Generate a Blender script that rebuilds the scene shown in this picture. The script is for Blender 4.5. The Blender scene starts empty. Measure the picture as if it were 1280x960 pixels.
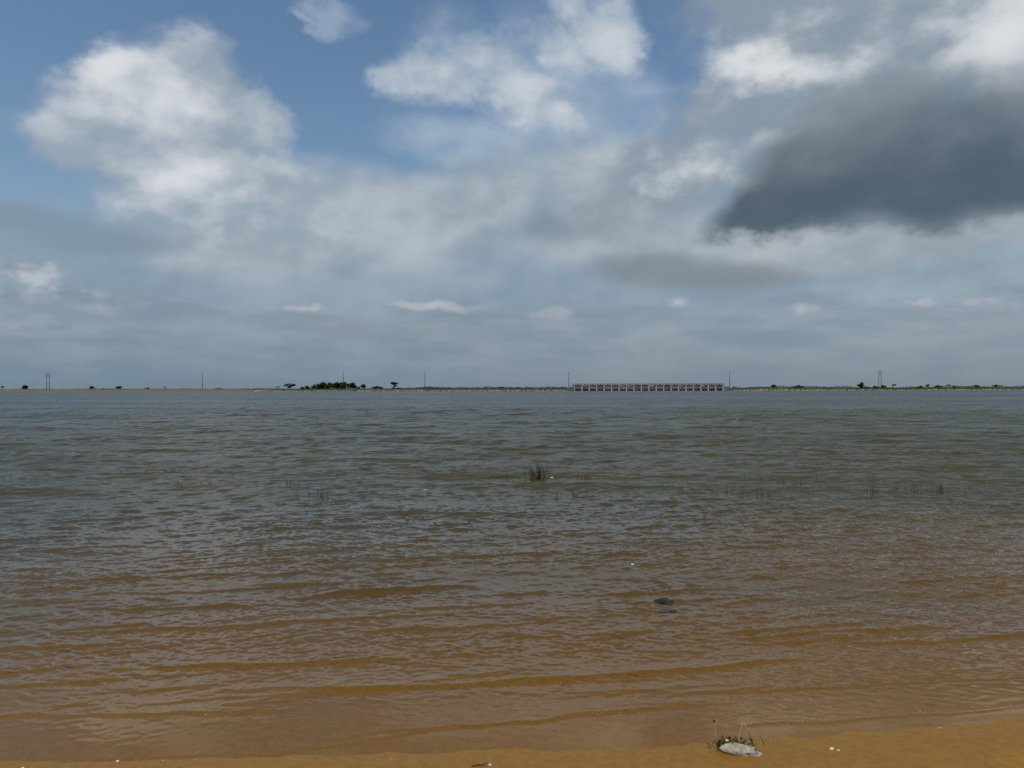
import bpy, bmesh, math, random
import numpy as np
from mathutils import Vector, Matrix

SC = bpy.context.scene
COL = SC.collection
rng = np.random.default_rng(11)
random.seed(11)
R = math.radians

# ------------------------------------------------------------------ camera
CAM_H = 1.6
FPX = 961.0                      # focal length in pixels of the 1280 px wide photograph
HOR = 486.0                      # row of the true horizon in the photograph
cam_d = bpy.data.cameras.new('camera')
cam_d.sensor_fit = 'HORIZONTAL'
cam_d.sensor_width = 36.0
cam_d.lens = 36.0 * FPX / 1280.0
cam_d.clip_start = 0.05
cam_d.clip_end = 20000.0
cam = bpy.data.objects.new('camera', cam_d)
COL.objects.link(cam)
pitch = math.atan((HOR - 480.0) / FPX)
cam.matrix_world = (Matrix.Translation((0, 0, CAM_H)) @ Matrix.Rotation(R(90) + pitch, 4, 'X')
                    @ Matrix.Rotation(R(-0.10), 4, 'Z'))
SC.camera = cam

# ------------------------------------------------------------------ render settings
SC.render.engine = 'CYCLES'
SC.cycles.use_denoising = False          # the photograph keeps its fine grain
SC.cycles.use_adaptive_sampling = True
SC.cycles.adaptive_threshold = 0.012
SC.cycles.max_bounces = 5
SC.cycles.diffuse_bounces = 1
SC.cycles.glossy_bounces = 2
SC.cycles.transmission_bounces = 4
SC.cycles.transparent_max_bounces = 12
SC.cycles.sample_clamp_indirect = 4.0
SC.cycles.caustics_reflective = False
SC.view_settings.view_transform = 'Standard'
SC.view_settings.look = 'None'
SC.view_settings.exposure = 0.0
SC.view_settings.gamma = 1.0
SC.view_settings.use_curve_mapping = False

# ------------------------------------------------------------------ sun
SUN_EL, SUN_AZ = R(56), R(222)           # azimuth clockwise from +Y (the view direction)
sun_dir = Vector((math.sin(SUN_AZ) * math.cos(SUN_EL), math.cos(SUN_AZ) * math.cos(SUN_EL), math.sin(SUN_EL)))
sun_l = bpy.data.lights.new('sun', 'SUN')
sun_l.energy = 2.6
sun_l.angle = R(0.53)
sun_l.color = (1.0, 0.95, 0.87)
sun = bpy.data.objects.new('sun', sun_l)
sun.rotation_euler = (-sun_dir).to_track_quat('-Z', 'Y').to_euler()
sun.location = (-40, -40, 90)
COL.objects.link(sun)

# ------------------------------------------------------------------ node helpers
def lin(*c):
    return tuple(((v / 255.0) / 12.92 if v / 255.0 <= 0.04045 else ((v / 255.0 + 0.055) / 1.055) ** 2.4) for v in c)

class G:
    """small expression helper around one node tree"""
    def __init__(self, nt):
        self.nt = nt
    def new(self, t, **kw):
        n = self.nt.nodes.new(t)
        for k, v in kw.items():
            setattr(n, k, v)
        return n
    def put(self, sock, v):
        if isinstance(v, bpy.types.NodeSocket):
            self.nt.links.new(v, sock)
        else:
            if hasattr(sock, 'default_value'):
                dv = sock.default_value
                if hasattr(dv, '__len__'):
                    v = tuple(v) if hasattr(v, '__len__') else (v,) * len(dv)
                    if len(dv) == 4 and len(v) == 3:
                        v = v + (1.0,)
                sock.default_value = v
    def m(self, op, a, b=None, c=None, clamp=False):
        n = self.new('ShaderNodeMath', operation=op, use_clamp=clamp)
        self.put(n.inputs[0], a)
        if b is not None: self.put(n.inputs[1], b)
        if c is not None: self.put(n.inputs[2], c)
        return n.outputs[0]
    def add(self, a, b): return self.m('ADD', a, b)
    def sub(self, a, b): return self.m('SUBTRACT', a, b)
    def mul(self, a, b): return self.m('MULTIPLY', a, b)
    def mad(self, a, b, c): return self.m('MULTIPLY_ADD', a, b, c)
    def mx(self, a, b): return self.m('MAXIMUM', a, b)
    def mn(self, a, b): return self.m('MINIMUM', a, b)
    def smax(self, a, b, k): return self.m('SMOOTH_MAX', a, b, k)
    def vm(self, op, a, b=None):
        n = self.new('ShaderNodeVectorMath', operation=op)
        self.put(n.inputs[0], a)
        if b is not None: self.put(n.inputs[1], b)
        return n.outputs[0]
    def sep(self, v):
        n = self.new('ShaderNodeSeparateXYZ'); self.put(n.inputs[0], v)
        return n.outputs
    def comb(self, x, y, z):
        n = self.new('ShaderNodeCombineXYZ')
        for i, v in enumerate((x, y, z)): self.put(n.inputs[i], v)
        return n.outputs[0]
    def ss(self, v, lo, hi, a=0.0, b=1.0, kind='SMOOTHSTEP'):
        n = self.new('ShaderNodeMapRange', interpolation_type=kind)
        for i, x in enumerate((v, lo, hi, a, b)): self.put(n.inputs[i], x)
        return n.outputs[0]
    def mix(self, f, a, b, blend='MIX'):
        n = self.new('ShaderNodeMix', data_type='RGBA', blend_type=blend)
        self.put(n.inputs[0], f); self.put(n.inputs[6], a); self.put(n.inputs[7], b)
        return n.outputs[2]
    def noise(self, vec, scale, detail=4.0, rough=0.5, lac=2.0, dist=0.0, color=False, dim='3D'):
        n = self.new('ShaderNodeTexNoise', noise_dimensions=dim)
        if vec is not None: self.put(n.inputs['Vector'], vec)
        self.put(n.inputs['Scale'], scale); self.put(n.inputs['Detail'], detail)
        self.put(n.inputs['Roughness'], rough); self.put(n.inputs['Lacunarity'], lac)
        self.put(n.inputs['Distortion'], dist)
        return n.outputs[1] if color else n.outputs[0]

# ------------------------------------------------------------------ world: sky and clouds
world = bpy.data.worlds.new('World')
SC.world = world
world.use_nodes = True
wt = world.node_tree
wt.nodes.clear()
g = G(wt)
BG = 0.10
K = 1.0 / BG

def build_sky():
    d = g.vm('NORMALIZE', g.new('ShaderNodeTexCoord').outputs['Generated'])
    x, y, z = g.sep(d)
    sky = g.new('ShaderNodeTexSky', sky_type='NISHITA')
    sky.sun_disc = False
    sky.sun_elevation = SUN_EL
    sky.sun_rotation = SUN_AZ
    sky.altitude = 0
    sky.air_density = 1.25
    sky.dust_density = 0.6
    sky.ozone_density = 2.2
    az0 = g.mul(g.m('ARCTAN2', x, y), 57.29578)
    el0 = g.mul(g.m('ARCSINE', g.mx(g.mn(z, 1.0), -1.0)), 57.29578)
    dz = g.comb(x, y, g.mul(z, 1.5))                       # flattened a little, as cloud decks are
    wn = g.noise(dz, 6.0, 5.0, 0.55, color=True)
    wv = g.sep(wn)
    wn2 = g.sep(g.noise(g.vm('ADD', dz, (3.1, 1.7, 0.4)), 26.0, 3.0, 0.55, color=True))
    azw = g.add(az0, g.add(g.mul(g.sub(wv[0], .5), 6.0), g.mul(g.sub(wn2[0], .5), 2.6)))
    elw = g.add(el0, g.add(g.mul(g.sub(wv[1], .5), 4.5), g.mul(g.sub(wn2[1], .5), 2.0)))
    azs = g.add(az0, g.mul(g.sub(wv[0], .5), 4.0))         # gently warped: soft decks
    els = g.add(el0, g.mul(g.sub(wv[1], .5), 3.0))
    F = g.sub(g.noise(dz, 9.0, 6.0, 0.56), .5)
    Fo = g.sub(g.noise(g.vm('ADD', dz, (-0.016, 0.0, 0.022)), 9.0, 5.0, 0.50), .5)
    rel = g.sub(F, Fo)                                     # relief towards the light
    fine = g.sub(g.noise(dz, 42.0, 3.0, 0.62), .5)
    big = g.sub(g.noise(g.comb(x, y, g.mul(z, 2.4)), 3.2, 4.0, 0.5), .5)
    soft = g.sub(g.noise(g.comb(x, y, g.mul(z, 2.2)), 5.5, 2.0, 0.5), .5)

    def ae(px, py):
        u = (px - 640.0) / FPX; v = (HOR - py) / FPX
        a = math.atan(u)
        return math.degrees(a), math.degrees(math.atan(v * math.cos(a)))
    DPP = 57.29578 / FPX
    AW, AS = g.comb(azw, elw, 1.0), g.comb(azs, els, 1.0)
    def dot(v, c):
        n = g.new('ShaderNodeVectorMath', operation='DOT_PRODUCT'); g.put(n.inputs[0], v); g.put(n.inputs[1], c)
        return n.outputs['Value']
    def blob(px, py, rx, ry, rot=0.0, at=None):
        a0, e0 = ae(px, py)
        k = DPP * math.cos(R(a0))
        c, s = math.cos(R(rot)), math.sin(R(rot))
        at = AW if at is None else at
        p = dot(at, (c / (rx * k), s / (rx * k), -(a0 * c + e0 * s) / (rx * k)))
        q = dot(at, (-s / (ry * k), c / (ry * k), -(e0 * c - a0 * s) / (ry * k)))
        return g.sub(1.0, g.m('SQRT', g.mad(p, p, g.mul(q, q))))
    def union(lst, k=0.25, **kw):
        f = None
        for b in lst:
            v = blob(*b, **kw)
            f = v if f is None else g.smax(f, v, k)
        return f
    def C(*c): return tuple(v * K for v in lin(*c))

    hs = g.new('ShaderNodeHueSaturation')
    g.put(hs.inputs['Saturation'], 1.08); g.put(hs.inputs['Value'], .93); g.put(hs.inputs['Color'], sky.outputs[0])
    col = hs.outputs[0]

    # generic cloud cover for the rest of the sky, thickened and greyed for neutral reflections
    out = g.mx(g.ss(g.m('ABSOLUTE', az0), 36.0, 52.0), g.ss(el0, 27.0, 40.0))
    gen = g.ss(g.add(big, g.mul(F, .6)), -0.16, 0.10)
    gcol = g.mix(g.ss(g.add(g.mul(big, -1.2), g.mul(rel, 2.0)), -.35, .35), C(132, 137, 140), C(184, 185, 183))
    col = g.mix(g.mul(g.mul(gen, out), .93), col, gcol)

    # pale thin veil over the lower sky
    veil = g.ss(g.add(blob(700, 345, 900, 150, 4, at=AS), g.mul(soft, .6)), 0.0, 0.6)
    lowv = g.ss(g.add(els, g.mul(big, 6.0)), 13.5, 7.0)
    vcol = g.mix(g.ss(g.add(soft, g.mul(rel, .8)), -.25, .25), C(132, 151, 168), C(157, 172, 186))
    col = g.mix(g.mul(g.mx(veil, lowv), .92), col, vcol)

    def layer(col, f, lo, hi, alpha, dark, light, sh):
        a = g.mul(g.ss(f, lo, hi), alpha)
        return g.mix(a, col, g.mix(sh, dark, light))
    # small top clouds
    f = g.add(union([(410, 20, 42, 22, 0), (385, 28, 24, 10, 0)], .2), g.mul(F, 1.3))
    col = layer(col, f, .0, .8, .55, C(150, 170, 195), C(180, 192, 206), .6)
    # thin pale cloud between and around the centre-top pair
    f = g.add(union([(690, 110, 190, 85, -20), (600, 185, 130, 40, -12), (560, 180, 60, 20, -20)], .3), g.mul(F, 1.1))
    col = layer(col, f, -.1, .8, .72, C(146, 167, 190), C(172, 187, 203), g.ss(F, -.2, .2))
    # centre-top cumulus pair
    f = g.add(union([(550, 95, 85, 48, 5), (640, 105, 95, 55, -22), (600, 65, 80, 38, 8), (690, 135, 60, 28, -30), (500, 100, 40, 22, 0),
                     (745, 36, 76, 46, -15), (700, 60, 50, 30, -20), (710, 10, 50, 25, 0), (785, 60, 40, 28, -30)], .3), g.add(g.mul(F, .85), g.mul(fine, .2)))
    col = layer(col, f, -.02, .55, .92, C(154, 171, 189), C(200, 207, 214), g.ss(g.add(g.mul(f, .45), g.add(g.mul(rel, 2.2), g.mul(soft, .5))), -.1, .75))
    # middle haze of broken cloud between the big clouds
    f = g.add(union([(470, 270, 220, 66, -4), (610, 245, 160, 62, 8), (760, 235, 160, 75, -6), (300, 305, 190, 50, 0)], .3,
                    at=AS), g.add(g.mul(F, .35), g.mul(soft, .6)))
    col = layer(col, f, -.1, .7, .92, C(148, 162, 174), C(182, 191, 198), g.ss(g.add(g.mul(soft, 1.2), g.mul(rel, 1.4)), -.35, .4))
    # upper right grey-white mass
    f = g.add(union([(1010, 60, 170, 80, -8), (1120, 35, 210, 70, 0), (930, 130, 120, 65, 20), (1000, 200, 190, 85, 0),
                     (850, 215, 130, 65, 15), (1230, 60, 160, 120, 0), (1000, 0, 200, 50, 0)], .3), g.mul(F, .8))
    sh = g.ss(g.add(g.add(g.mul(g.mx(blob(965, 85, 85, 24, -8), -.35), .8), g.mul(g.mx(blob(1248, 45, 95, 80, 60), -.35), .8)),
                    g.add(g.mul(rel, 2.6), g.mul(soft, .5))), -.75, .5)
    col = layer(col, f, -.05, .55, .97, C(138, 153, 167), C(218, 221, 224), sh)
    f = g.add(union([(860, 215, 80, 45, 20), (915, 215, 50, 34, 60)], .3), g.mul(F, 1.2))
    col = layer(col, f, .1, .9, .7, C(165, 178, 190), C(206, 211, 215), g.ss(rel, -.1, .12))
    # light band below the dark cloud
    f = g.add(union([(1080, 302, 330, 36, 2), (1000, 320, 260, 32, 0), (800, 305, 150, 40, 0)], .25, at=AS), g.mul(soft, .6))
    col = layer(col, f, -.1, .6, .8, C(154, 164, 171), C(188, 194, 199), g.ss(g.add(g.mul(rel, 1.3), g.mul(soft, .8)), -.3, .35))
    # the dark cloud
    fd = g.add(union([(1190, 195, 250, 108, 3), (1050, 205, 165, 98, 32), (970, 262, 120, 42, 16), (1330, 180, 200, 110, 0), (1090, 150, 120, 75, 10)], .25,
                     at=AS), g.add(g.mul(F, .5), g.mul(fine, .12)))
    base = g.ss(g.add(els, g.add(g.mul(fine, 1.6), g.mul(F, 2.2))), g.ss(az0, 12.0, 34.0, 9.9, 9.7), g.ss(az0, 12.0, 34.0, 11.3, 10.9))
    shd = g.ss(g.add(g.add(g.mul(g.sub(els, 11.0), .062), g.mul(soft, .5)), g.mul(F, .35)), .05, .75)
    col = layer(col, fd, -.06, .52, g.mul(base, .96), C(77, 92, 106), C(148, 160, 170), shd)
    # dim wisps
    f = g.add(union([(745, 265, 55, 32, 20), (690, 285, 60, 25, 0)], .3, at=AS), g.mul(F, .7))
    col = layer(col, f, .0, .8, .55, C(120, 134, 148), C(132, 145, 158), .3)
    f = g.add(union([(890, 345, 130, 24, -2), (820, 335, 90, 22, 0)], .3, at=AS), g.mul(F, .5))
    col = layer(col, f, -.1, .7, .75, C(122, 132, 140), C(135, 145, 152), .3)
    # the big cumulus on the left
    fc = g.add(union([(150, 95, 80, 56, 15), (235, 105, 105, 66, -12), (310, 145, 78, 62, -20), (190, 180, 165, 85, -8), (260, 235, 150, 75, -18),
                      (100, 165, 80, 50, 20), (320, 262, 170, 74, -14), (205, 285, 100, 44, -25)], .25), g.add(g.mul(F, .62), g.mul(fine, .10)))
    glow = g.add(g.mul(g.mx(blob(210, 132, 70, 30, 8), -.5), .5), g.mul(g.mx(blob(225, 230, 75, 45, -15), -.5), .45))
    glow = g.add(glow, g.mul(g.mx(blob(125, 78, 60, 30, 10), -.5), .45))
    shc = g.ss(g.add(g.add(glow, g.mul(rel, 2.8)), g.add(g.mul(soft, .5), g.mul(g.ss(els, 11.0, 24.0), .3))), -.95, .55)
    fade = g.ss(g.add(els, g.mul(F, 5.0)), 5.5, 13.5)
    col = layer(col, fc, -.05, .42, g.mul(fade, .95), C(150, 165, 179), C(220, 223, 227), shc)
    # left low cumulus and grey streaks
    f = g.add(union([(40, 275, 120, 22, -4), (140, 300, 120, 22, 0)], .2, at=AS), g.mul(F, .6))
    col = layer(col, f, -.1, .8, .55, C(122, 139, 156), C(132, 148, 164), .4)
    f = g.add(union([(25, 330, 42, 20, -5), (30, 365, 70, 22, 0), (105, 380, 46, 17, -8), (30, 410, 60, 14, 0)], .2), g.mul(F, .8))
    col = layer(col, f, -.05, .6, .8, C(134, 150, 164), C(196, 202, 208), g.ss(g.add(g.mul(rel, 4.), g.mul(fine, .4)), -.35, .3))
    # far low bank with bright caps
    flat = g.sub(g.noise(g.comb(x, y, g.mul(z, 4.5)), 11.0, 5.0, 0.55), .5)
    bank = g.ss(g.add(g.add(el0, g.mul(flat, 3.4)), g.mul(fine, 1.0)), 6.8, 5.2)
    col = g.mix(g.mul(bank, .6), col, g.mix(g.ss(flat, -.16, .18), C(128, 145, 160), C(158, 170, 180)))
    f = g.add(union([(545, 383, 62, 6.5, 0), (385, 384, 26, 4.5, 0), (430, 412, 60, 13, -4), (240, 432, 24, 7, 0), (560, 415, 60, 10, 0),
                     (848, 379, 17, 8, 0), (1012, 388, 20, 8, 0), (1152, 381, 20, 6, 0), (1228, 379, 24, 6, 0), (1265, 384, 18, 5, 0),
                     (690, 395, 30, 10, 0)], .1, at=g.comb(g.add(az0, g.mul(g.sub(wn2[0], .5), 2.0)), g.add(el0, g.mul(g.sub(wn2[1], .5), 1.1)), 1.0)), g.mul(fine, 1.1))
    col = layer(col, f, -.35, .9, .7, C(144, 156, 166), C(202, 205, 208), g.ss(g.add(el0, g.mul(fine, 2.)), 4.4, 6.4))
    # haze along the horizon
    hz = g.m('POWER', 2.71828, g.mul(g.mx(el0, 0.0), -0.26))
    col = g.mix(g.mul(hz, .85), col, g.mix(g.ss(az0, -30, 10), C(108, 129, 146), C(119, 134, 145)))
    bg = g.new('ShaderNodeBackground')
    g.put(bg.inputs[0], col); g.put(bg.inputs[1], BG)
    o = g.new('ShaderNodeOutputWorld')
    wt.links.new(bg.outputs[0], o.inputs[0])
build_sky()
world.cycles.sampling_method = 'NONE'      # an even sky: no importance map needed

# ------------------------------------------------------------------ materials
def mat(name):
    m = bpy.data.materials.new(name)
    m.use_nodes = True
    nt = m.node_tree
    nt.nodes.clear()
    gg = G(nt)
    out = gg.new('ShaderNodeOutputMaterial')
    return m, gg, out

def simple(name, base, rough=0.8, var=0.25, scale=4.0, bump=0.0, spec=0.3, bscale=None, trans=None, coords='Object'):
    m, h, out = mat(name)
    p = h.new('ShaderNodeBsdfPrincipled')
    co = h.new('ShaderNodeTexCoord').outputs[coords]
    n = h.noise(co, scale, 5.0, 0.6)
    lo = tuple(c * (1 - var) for c in base); hi = tuple(min(1.0, c * (1 + var)) for c in base)
    h.put(p.inputs['Base Color'], h.mix(h.ss(n, .3, .7), lo, hi))
    h.put(p.inputs['Roughness'], rough)
    h.put(p.inputs['Specular IOR Level'], spec)
    if bump:
        b = h.new('ShaderNodeBump')
        h.put(b.inputs['Strength'], 1.0); h.put(b.inputs['Distance'], bump)
        h.put(b.inputs['Height'], h.noise(co, bscale or scale * 3, 6.0, 0.6))
        h.nt.links.new(b.outputs[0], p.inputs['Normal'])
    sh = p.outputs[0]
    if trans:
        t = h.new('ShaderNodeBsdfTranslucent'); h.put(t.inputs[0], trans)
        mxs = h.new('ShaderNodeMixShader'); h.put(mxs.inputs[0], .3)
        h.nt.links.new(sh, mxs.inputs[1]); h.nt.links.new(t.outputs[0], mxs.inputs[2])
        sh = mxs.outputs[0]
    h.nt.links.new(sh, out.inputs[0])
    return m

# ------------------------------------------------------------------ numpy noise
def _hash(ix, iy, seed):
    n = (ix * 374761393 + iy * 668265263 + seed * 974634777) & 0xFFFFFFFF
    n = ((n ^ (n >> 13)) * 1274126177) & 0xFFFFFFFF
    return ((n ^ (n >> 16)) & 0xFFFF) / 65535.0
def vnoise(x, y, seed=0):
    xi = np.floor(x).astype(np.int64); yi = np.floor(y).astype(np.int64)
    fx = x - xi; fy = y - yi
    fx = fx * fx * fx * (fx * (fx * 6 - 15) + 10); fy = fy * fy * fy * (fy * (fy * 6 - 15) + 10)
    a = _hash(xi, yi, seed); b = _hash(xi + 1, yi, seed); c = _hash(xi, yi + 1, seed); d = _hash(xi + 1, yi + 1, seed)
    return (a + (b - a) * fx) * (1 - fy) + (c + (d - c) * fx) * fy - 0.5
def fbm(x, y, octs=4, seed=0, gain=0.5):
    t = np.zeros_like(x); a = 1.0
    for k in range(octs):
        t += a * vnoise(x * 2 ** k + 17.3 * k, y * 2 ** k - 9.1 * k, seed + k)
        a *= gain
    return t
def sstep(v, lo, hi):
    t = np.clip((v - lo) / (hi - lo), 0, 1)
    return t * t * (3 - 2 * t)

# ------------------------------------------------------------------ the lie of the land
def shore_y(x):
    xc = np.clip(x, -60, 60)
    return (3.39 + 0.030 * xc + 0.16 * np.log1p(np.exp((np.clip(x, -60, 40) - 0.9) / 0.45)) * 0.45
            + 0.05 * vnoise(x * 0.9, x * 0 + 3.3, 5) + 0.10 * vnoise(x * 0.25, x * 0 + 8.3, 6))
FAR_Y = 548.0
def far_y(x):
    return FAR_Y + 0.02 * np.clip(x, -2000, 2000) + 5.0 * vnoise(x / 90.0, x * 0 + 1.5, 9) + 1.5 * vnoise(x / 14.0, x * 0 + 4.5, 10)
def ground_z(x, y):
    x = np.asarray(x, dtype=float); y = np.asarray(y, dtype=float)
    s = y - shore_y(x)
    beach = np.where(s < 0, -0.050 * s, 0.0)
    beach = np.minimum(beach, 0.75 + 0.004 * np.abs(s))
    bed = -np.where(s > 0, np.where(s < 6, 0.036 * s, 0.216 + 0.042 * np.maximum(s - 6, 0) / (1 + np.maximum(s - 6, 0) * 0.012)), 0)
    bed = np.maximum(bed, -2.4)
    # a shallow bar off the right hand end of the beach
    bar = 0.10 * np.exp(-((y - 10.5 - 0.05 * x) / 2.4) ** 2) * sstep(x, 1.0, 5.0)
    z = beach + np.minimum(bed + bar, np.where(s > 0, -0.036 * np.minimum(s, 2.0), 10))
    near = np.exp(-np.maximum(np.hypot(x, y) - 6, 0) / 12.0)
    z = z + near * (0.008 * fbm(x * .9, y * 1.5, 3, 21) * sstep(np.abs(s), 0.0, 0.6) + 0.0025 * fbm(x * 5, y * 7, 3, 31))
    dry = sstep(-s, 0.05, 0.5)
    z = z + near * dry * 0.010 * fbm(x * 9, y * 9, 4, 41)
    t = y - far_y(x)
    up = sstep(t, -8, 0) * 2.0 + np.clip(t, -8, 0) * 0.0
    bank = sstep(t, -0.5, 9.0) * (1.75 + 0.5 * vnoise(x / 30.0, x * 0 + 2.2, 77) + 0.5 * vnoise(x / 7.0, x * 0 + 5.2, 78)) + np.clip(t - 9, 0, 100) * 0.002
    far = np.where(t > -8, np.maximum(z, -2.4 * (1 - sstep(t, -8, 0.0))) + bank, z)
    return far

def grid_mesh(name, X, Y, Z, material, attrs=None, smooth=True):
    nr, nc = X.shape
    me = bpy.data.meshes.new(name)
    co = np.stack([X, Y, Z], -1).reshape(-1, 3).astype(np.float32)
    idx = np.arange(nr * nc).reshape(nr, nc)
    q = np.stack([idx[:-1, :-1], idx[:-1, 1:], idx[1:, 1:], idx[1:, :-1]], -1).reshape(-1, 4)
    me.vertices.add(len(co)); me.vertices.foreach_set('co', co.ravel())
    me.loops.add(q.size); me.loops.foreach_set('vertex_index', q.ravel().astype(np.int32))
    me.polygons.add(len(q))
    me.polygons.foreach_set('loop_start', (np.arange(len(q)) * 4).astype(np.int32))
    me.polygons.foreach_set('loop_total', np.full(len(q), 4, np.int32))
    me.update(calc_edges=True)
    if smooth:
        me.polygons.foreach_set('use_smooth', np.ones(len(q), bool))
    for k, v in (attrs or {}).items():
        a = me.attributes.new(k, 'FLOAT', 'POINT'); a.data.foreach_set('value', v.ravel().astype(np.float32))
    me.materials.append(material)
    o = bpy.data.objects.new(name, me); COL.objects.link(o)
    return o

# ------------------------------------------------------------------ ground: beach, lake bed and far land
def sand_material():
    m, h, out = mat('sand')
    p = h.new('ShaderNodeBsdfPrincipled')
    co = h.new('ShaderNodeNewGeometry').outputs['Position']
    _, _, z = h.sep(co)
    _, yy, _ = h.sep(co)
    n1 = h.noise(co, 1.7, 5.0, 0.6); n2 = h.noise(co, 22.0, 5.0, 0.65); n3 = h.noise(co, 260.0, 3.0, 0.7)
    dry = h.mix(h.ss(n1, .3, .7), (.33, .160, .026), (.385, .195, .038))
    dry = h.mix(h.ss(n2, .35, .72), dry, (.27, .125, .018))
    dry = h.mix(h.ss(n3, .55, .75), dry, (.55, .32, .10))
    dry = h.mix(h.ss(n3, .42, .25), dry, (.20, .075, .008))
    wetc = h.mix(h.ss(n2, .35, .7), (.262, .131, .012), (.208, .104, .009))
    wet = h.ss(h.add(z, h.mul(h.sub(n1, .5), .035)), 0.050, 0.008)
    c = h.mix(wet, dry, wetc)
    far = h.ss(yy, 60.0, 300.0)
    fl = h.noise(co, .07, 5.0, 0.6)
    land = h.mix(h.ss(fl, .4, .62), (.17, .14, .085), (.055, .068, .028))
    land = h.mix(h.ss(h.add(z, h.mul(h.sub(h.noise(co, .3, 4.0, .6), .5), 1.4)), 1.1, 1.9), (.155, .130, .088), land)
    xx, _, _ = h.sep(co)
    land = h.mix(h.ss(h.add(xx, h.mul(h.sub(fl, .5), 60.0)), -190.0, -165.0), land, h.mix(h.ss(fl, .4, .62), (.085, .080, .050), (.045, .058, .024)))
    c = h.mix(far, c, land)
    h.put(p.inputs['Base Color'], c)
    h.put(p.inputs['Roughness'], h.ss(wet, 0, 1, .95, .45))
    h.put(p.inputs['Specular IOR Level'], h.ss(wet, 0, 1, .08, .35))
    b = h.new('ShaderNodeBump'); h.put(b.inputs['Strength'], h.ss(wet, 0, 1, .9, .35)); h.put(b.inputs['Distance'], .006)
    h.put(b.inputs['Height'], h.add(h.mul(n2, 1.0), h.mul(n3, .45)))
    h.nt.links.new(b.outputs[0], p.inputs['Normal'])
    h.nt.links.new(p.outputs[0], out.inputs[0])
    return m
M_SAND = sand_material()

def spaced(segments):
    return np.concatenate([np.linspace(a, b, n, endpoint=False) for a, b, n in segments[:-1]]
                          + [np.linspace(*segments[-1][:2], segments[-1][2])])
def build_ground():
    th = np.radians(spaced([(-180, -44, 24), (-44, 44, 420), (44, 180, 25)]))
    r = np.concatenate([np.linspace(0.02, 2.2, 16), 1537.0 / np.linspace(690, 45, 430), np.geomspace(35, 530, 60)[:-1],
                        np.linspace(530, 600, 90), np.geomspace(610, 9000, 30)])
    T, Rr = np.meshgrid(th, r)
    X = Rr * np.sin(T); Y = Rr * np.cos(T)
    # far rows follow the straight far bank instead of the circle
    t = sstep(Rr, 60, 500)
    front = np.abs(T) < np.radians(62)
    Yn = np.where(front, Rr * ((1 - t) * np.cos(T) + t), Y)
    Xn = np.where(front, np.tan(T) * Yn, X)
    o = grid_mesh('ground', Xn, Yn, ground_z(Xn, Yn), M_SAND)
    o['kind'] = 'structure'
    return o
build_ground()

# ------------------------------------------------------------------ water
def water_material():
    m, h, out = mat('lake_water')
    L = h.nt.links.new
    at = h.new('ShaderNodeAttribute', attribute_name='depth').outputs['Fac']
    lost = h.new('ShaderNodeAttribute', attribute_name='ripple').outputs['Fac']   # slope of the ripples too fine for the mesh
    co = h.new('ShaderNodeNewGeometry').outputs['Position']
    px, py, pz = h.sep(co)
    gust = h.noise(h.comb(h.mul(px, .010), h.mul(py, .030), 0.0), 1.0, 4.0, .6)
    gust2 = h.noise(h.comb(h.mul(px, .10), h.mul(py, .34), 3.0), 1.0, 4.0, .6)
    rough = h.mul(h.m('SQRT', h.mul(lost, .34)), h.add(h.ss(gust, .3, .7, .80, 1.05), h.ss(gust2, .3, .7, -.12, .12)))
    body = h.mix(h.ss(at, .05, 1.9, kind='LINEAR'), (.068, .058, .018), BODY_DEEP)
    # open water: facets of unresolved ripples
    wv = h.add(h.mul(h.m('POWER', h.noise(h.comb(h.mul(px, .55), py, 0.0), 2.6, 2.0, .5), 3.0), .22),
               h.add(h.mul(h.m('POWER', h.noise(h.comb(h.mul(px, .6), py, 7.0), .70, 3.0, .55), 3.0), 1.5),
                     h.mul(h.m('POWER', h.noise(h.comb(h.mul(px, 1.3), py, 11.0), .15, 4.0, .6), 3.0), 3.2)))
    b1 = h.new('ShaderNodeBump'); h.put(b1.inputs['Strength'], 1.0)
    h.put(b1.inputs['Filter Width'], .01)
    h.put(b1.inputs['Distance'], h.mul(h.ss(lost, .06, .24), h.ss(gust, .3, .7, .40, .90))); h.put(b1.inputs['Height'], wv)
    pf = h.new('ShaderNodeBsdfPrincipled')
    h.put(pf.inputs['Base Color'], body); h.put(pf.inputs['Roughness'], rough); h.put(pf.inputs['IOR'], 1.333)
    L(b1.outputs[0], pf.inputs['Normal'])
    # clear shallow water
    fr = h.new('ShaderNodeFresnel'); h.put(fr.inputs[0], 1.333)
    gl = h.new('ShaderNodeBsdfGlossy'); h.put(gl.inputs['Color'], (1, 1, 1)); h.put(gl.inputs['Roughness'], .05)
    tr = h.new('ShaderNodeBsdfTransparent'); h.put(tr.inputs[0], (.95, .94, .88))
    df = h.new('ShaderNodeBsdfDiffuse'); h.put(df.inputs[0], body)
    turb = h.sub(1.0, h.m('POWER', 2.71828, h.mul(h.mx(at, 0.0), -3.6)))
    m1 = h.new('ShaderNodeMixShader'); h.put(m1.inputs[0], turb)
    L(tr.outputs[0], m1.inputs[1]); L(df.outputs[0], m1.inputs[2])
    m2 = h.new('ShaderNodeMixShader'); L(fr.outputs[0], m2.inputs[0])
    L(m1.outputs[0], m2.inputs[1]); L(gl.outputs[0], m2.inputs[2])
    m3 = h.new('ShaderNodeMixShader'); h.put(m3.inputs[0], h.ss(lost, .05, .24))
    mf = h.new('ShaderNodeMixShader'); h.put(mf.inputs[0], h.add(.55, h.mul(turb, .45)))
    L(tr.outputs[0], mf.inputs[1]); L(pf.outputs[0], mf.inputs[2])
    L(m2.outputs[0], m3.inputs[1]); L(mf.outputs[0], m3.inputs[2])
    L(m3.outputs[0], out.inputs[0])
    return m
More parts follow.
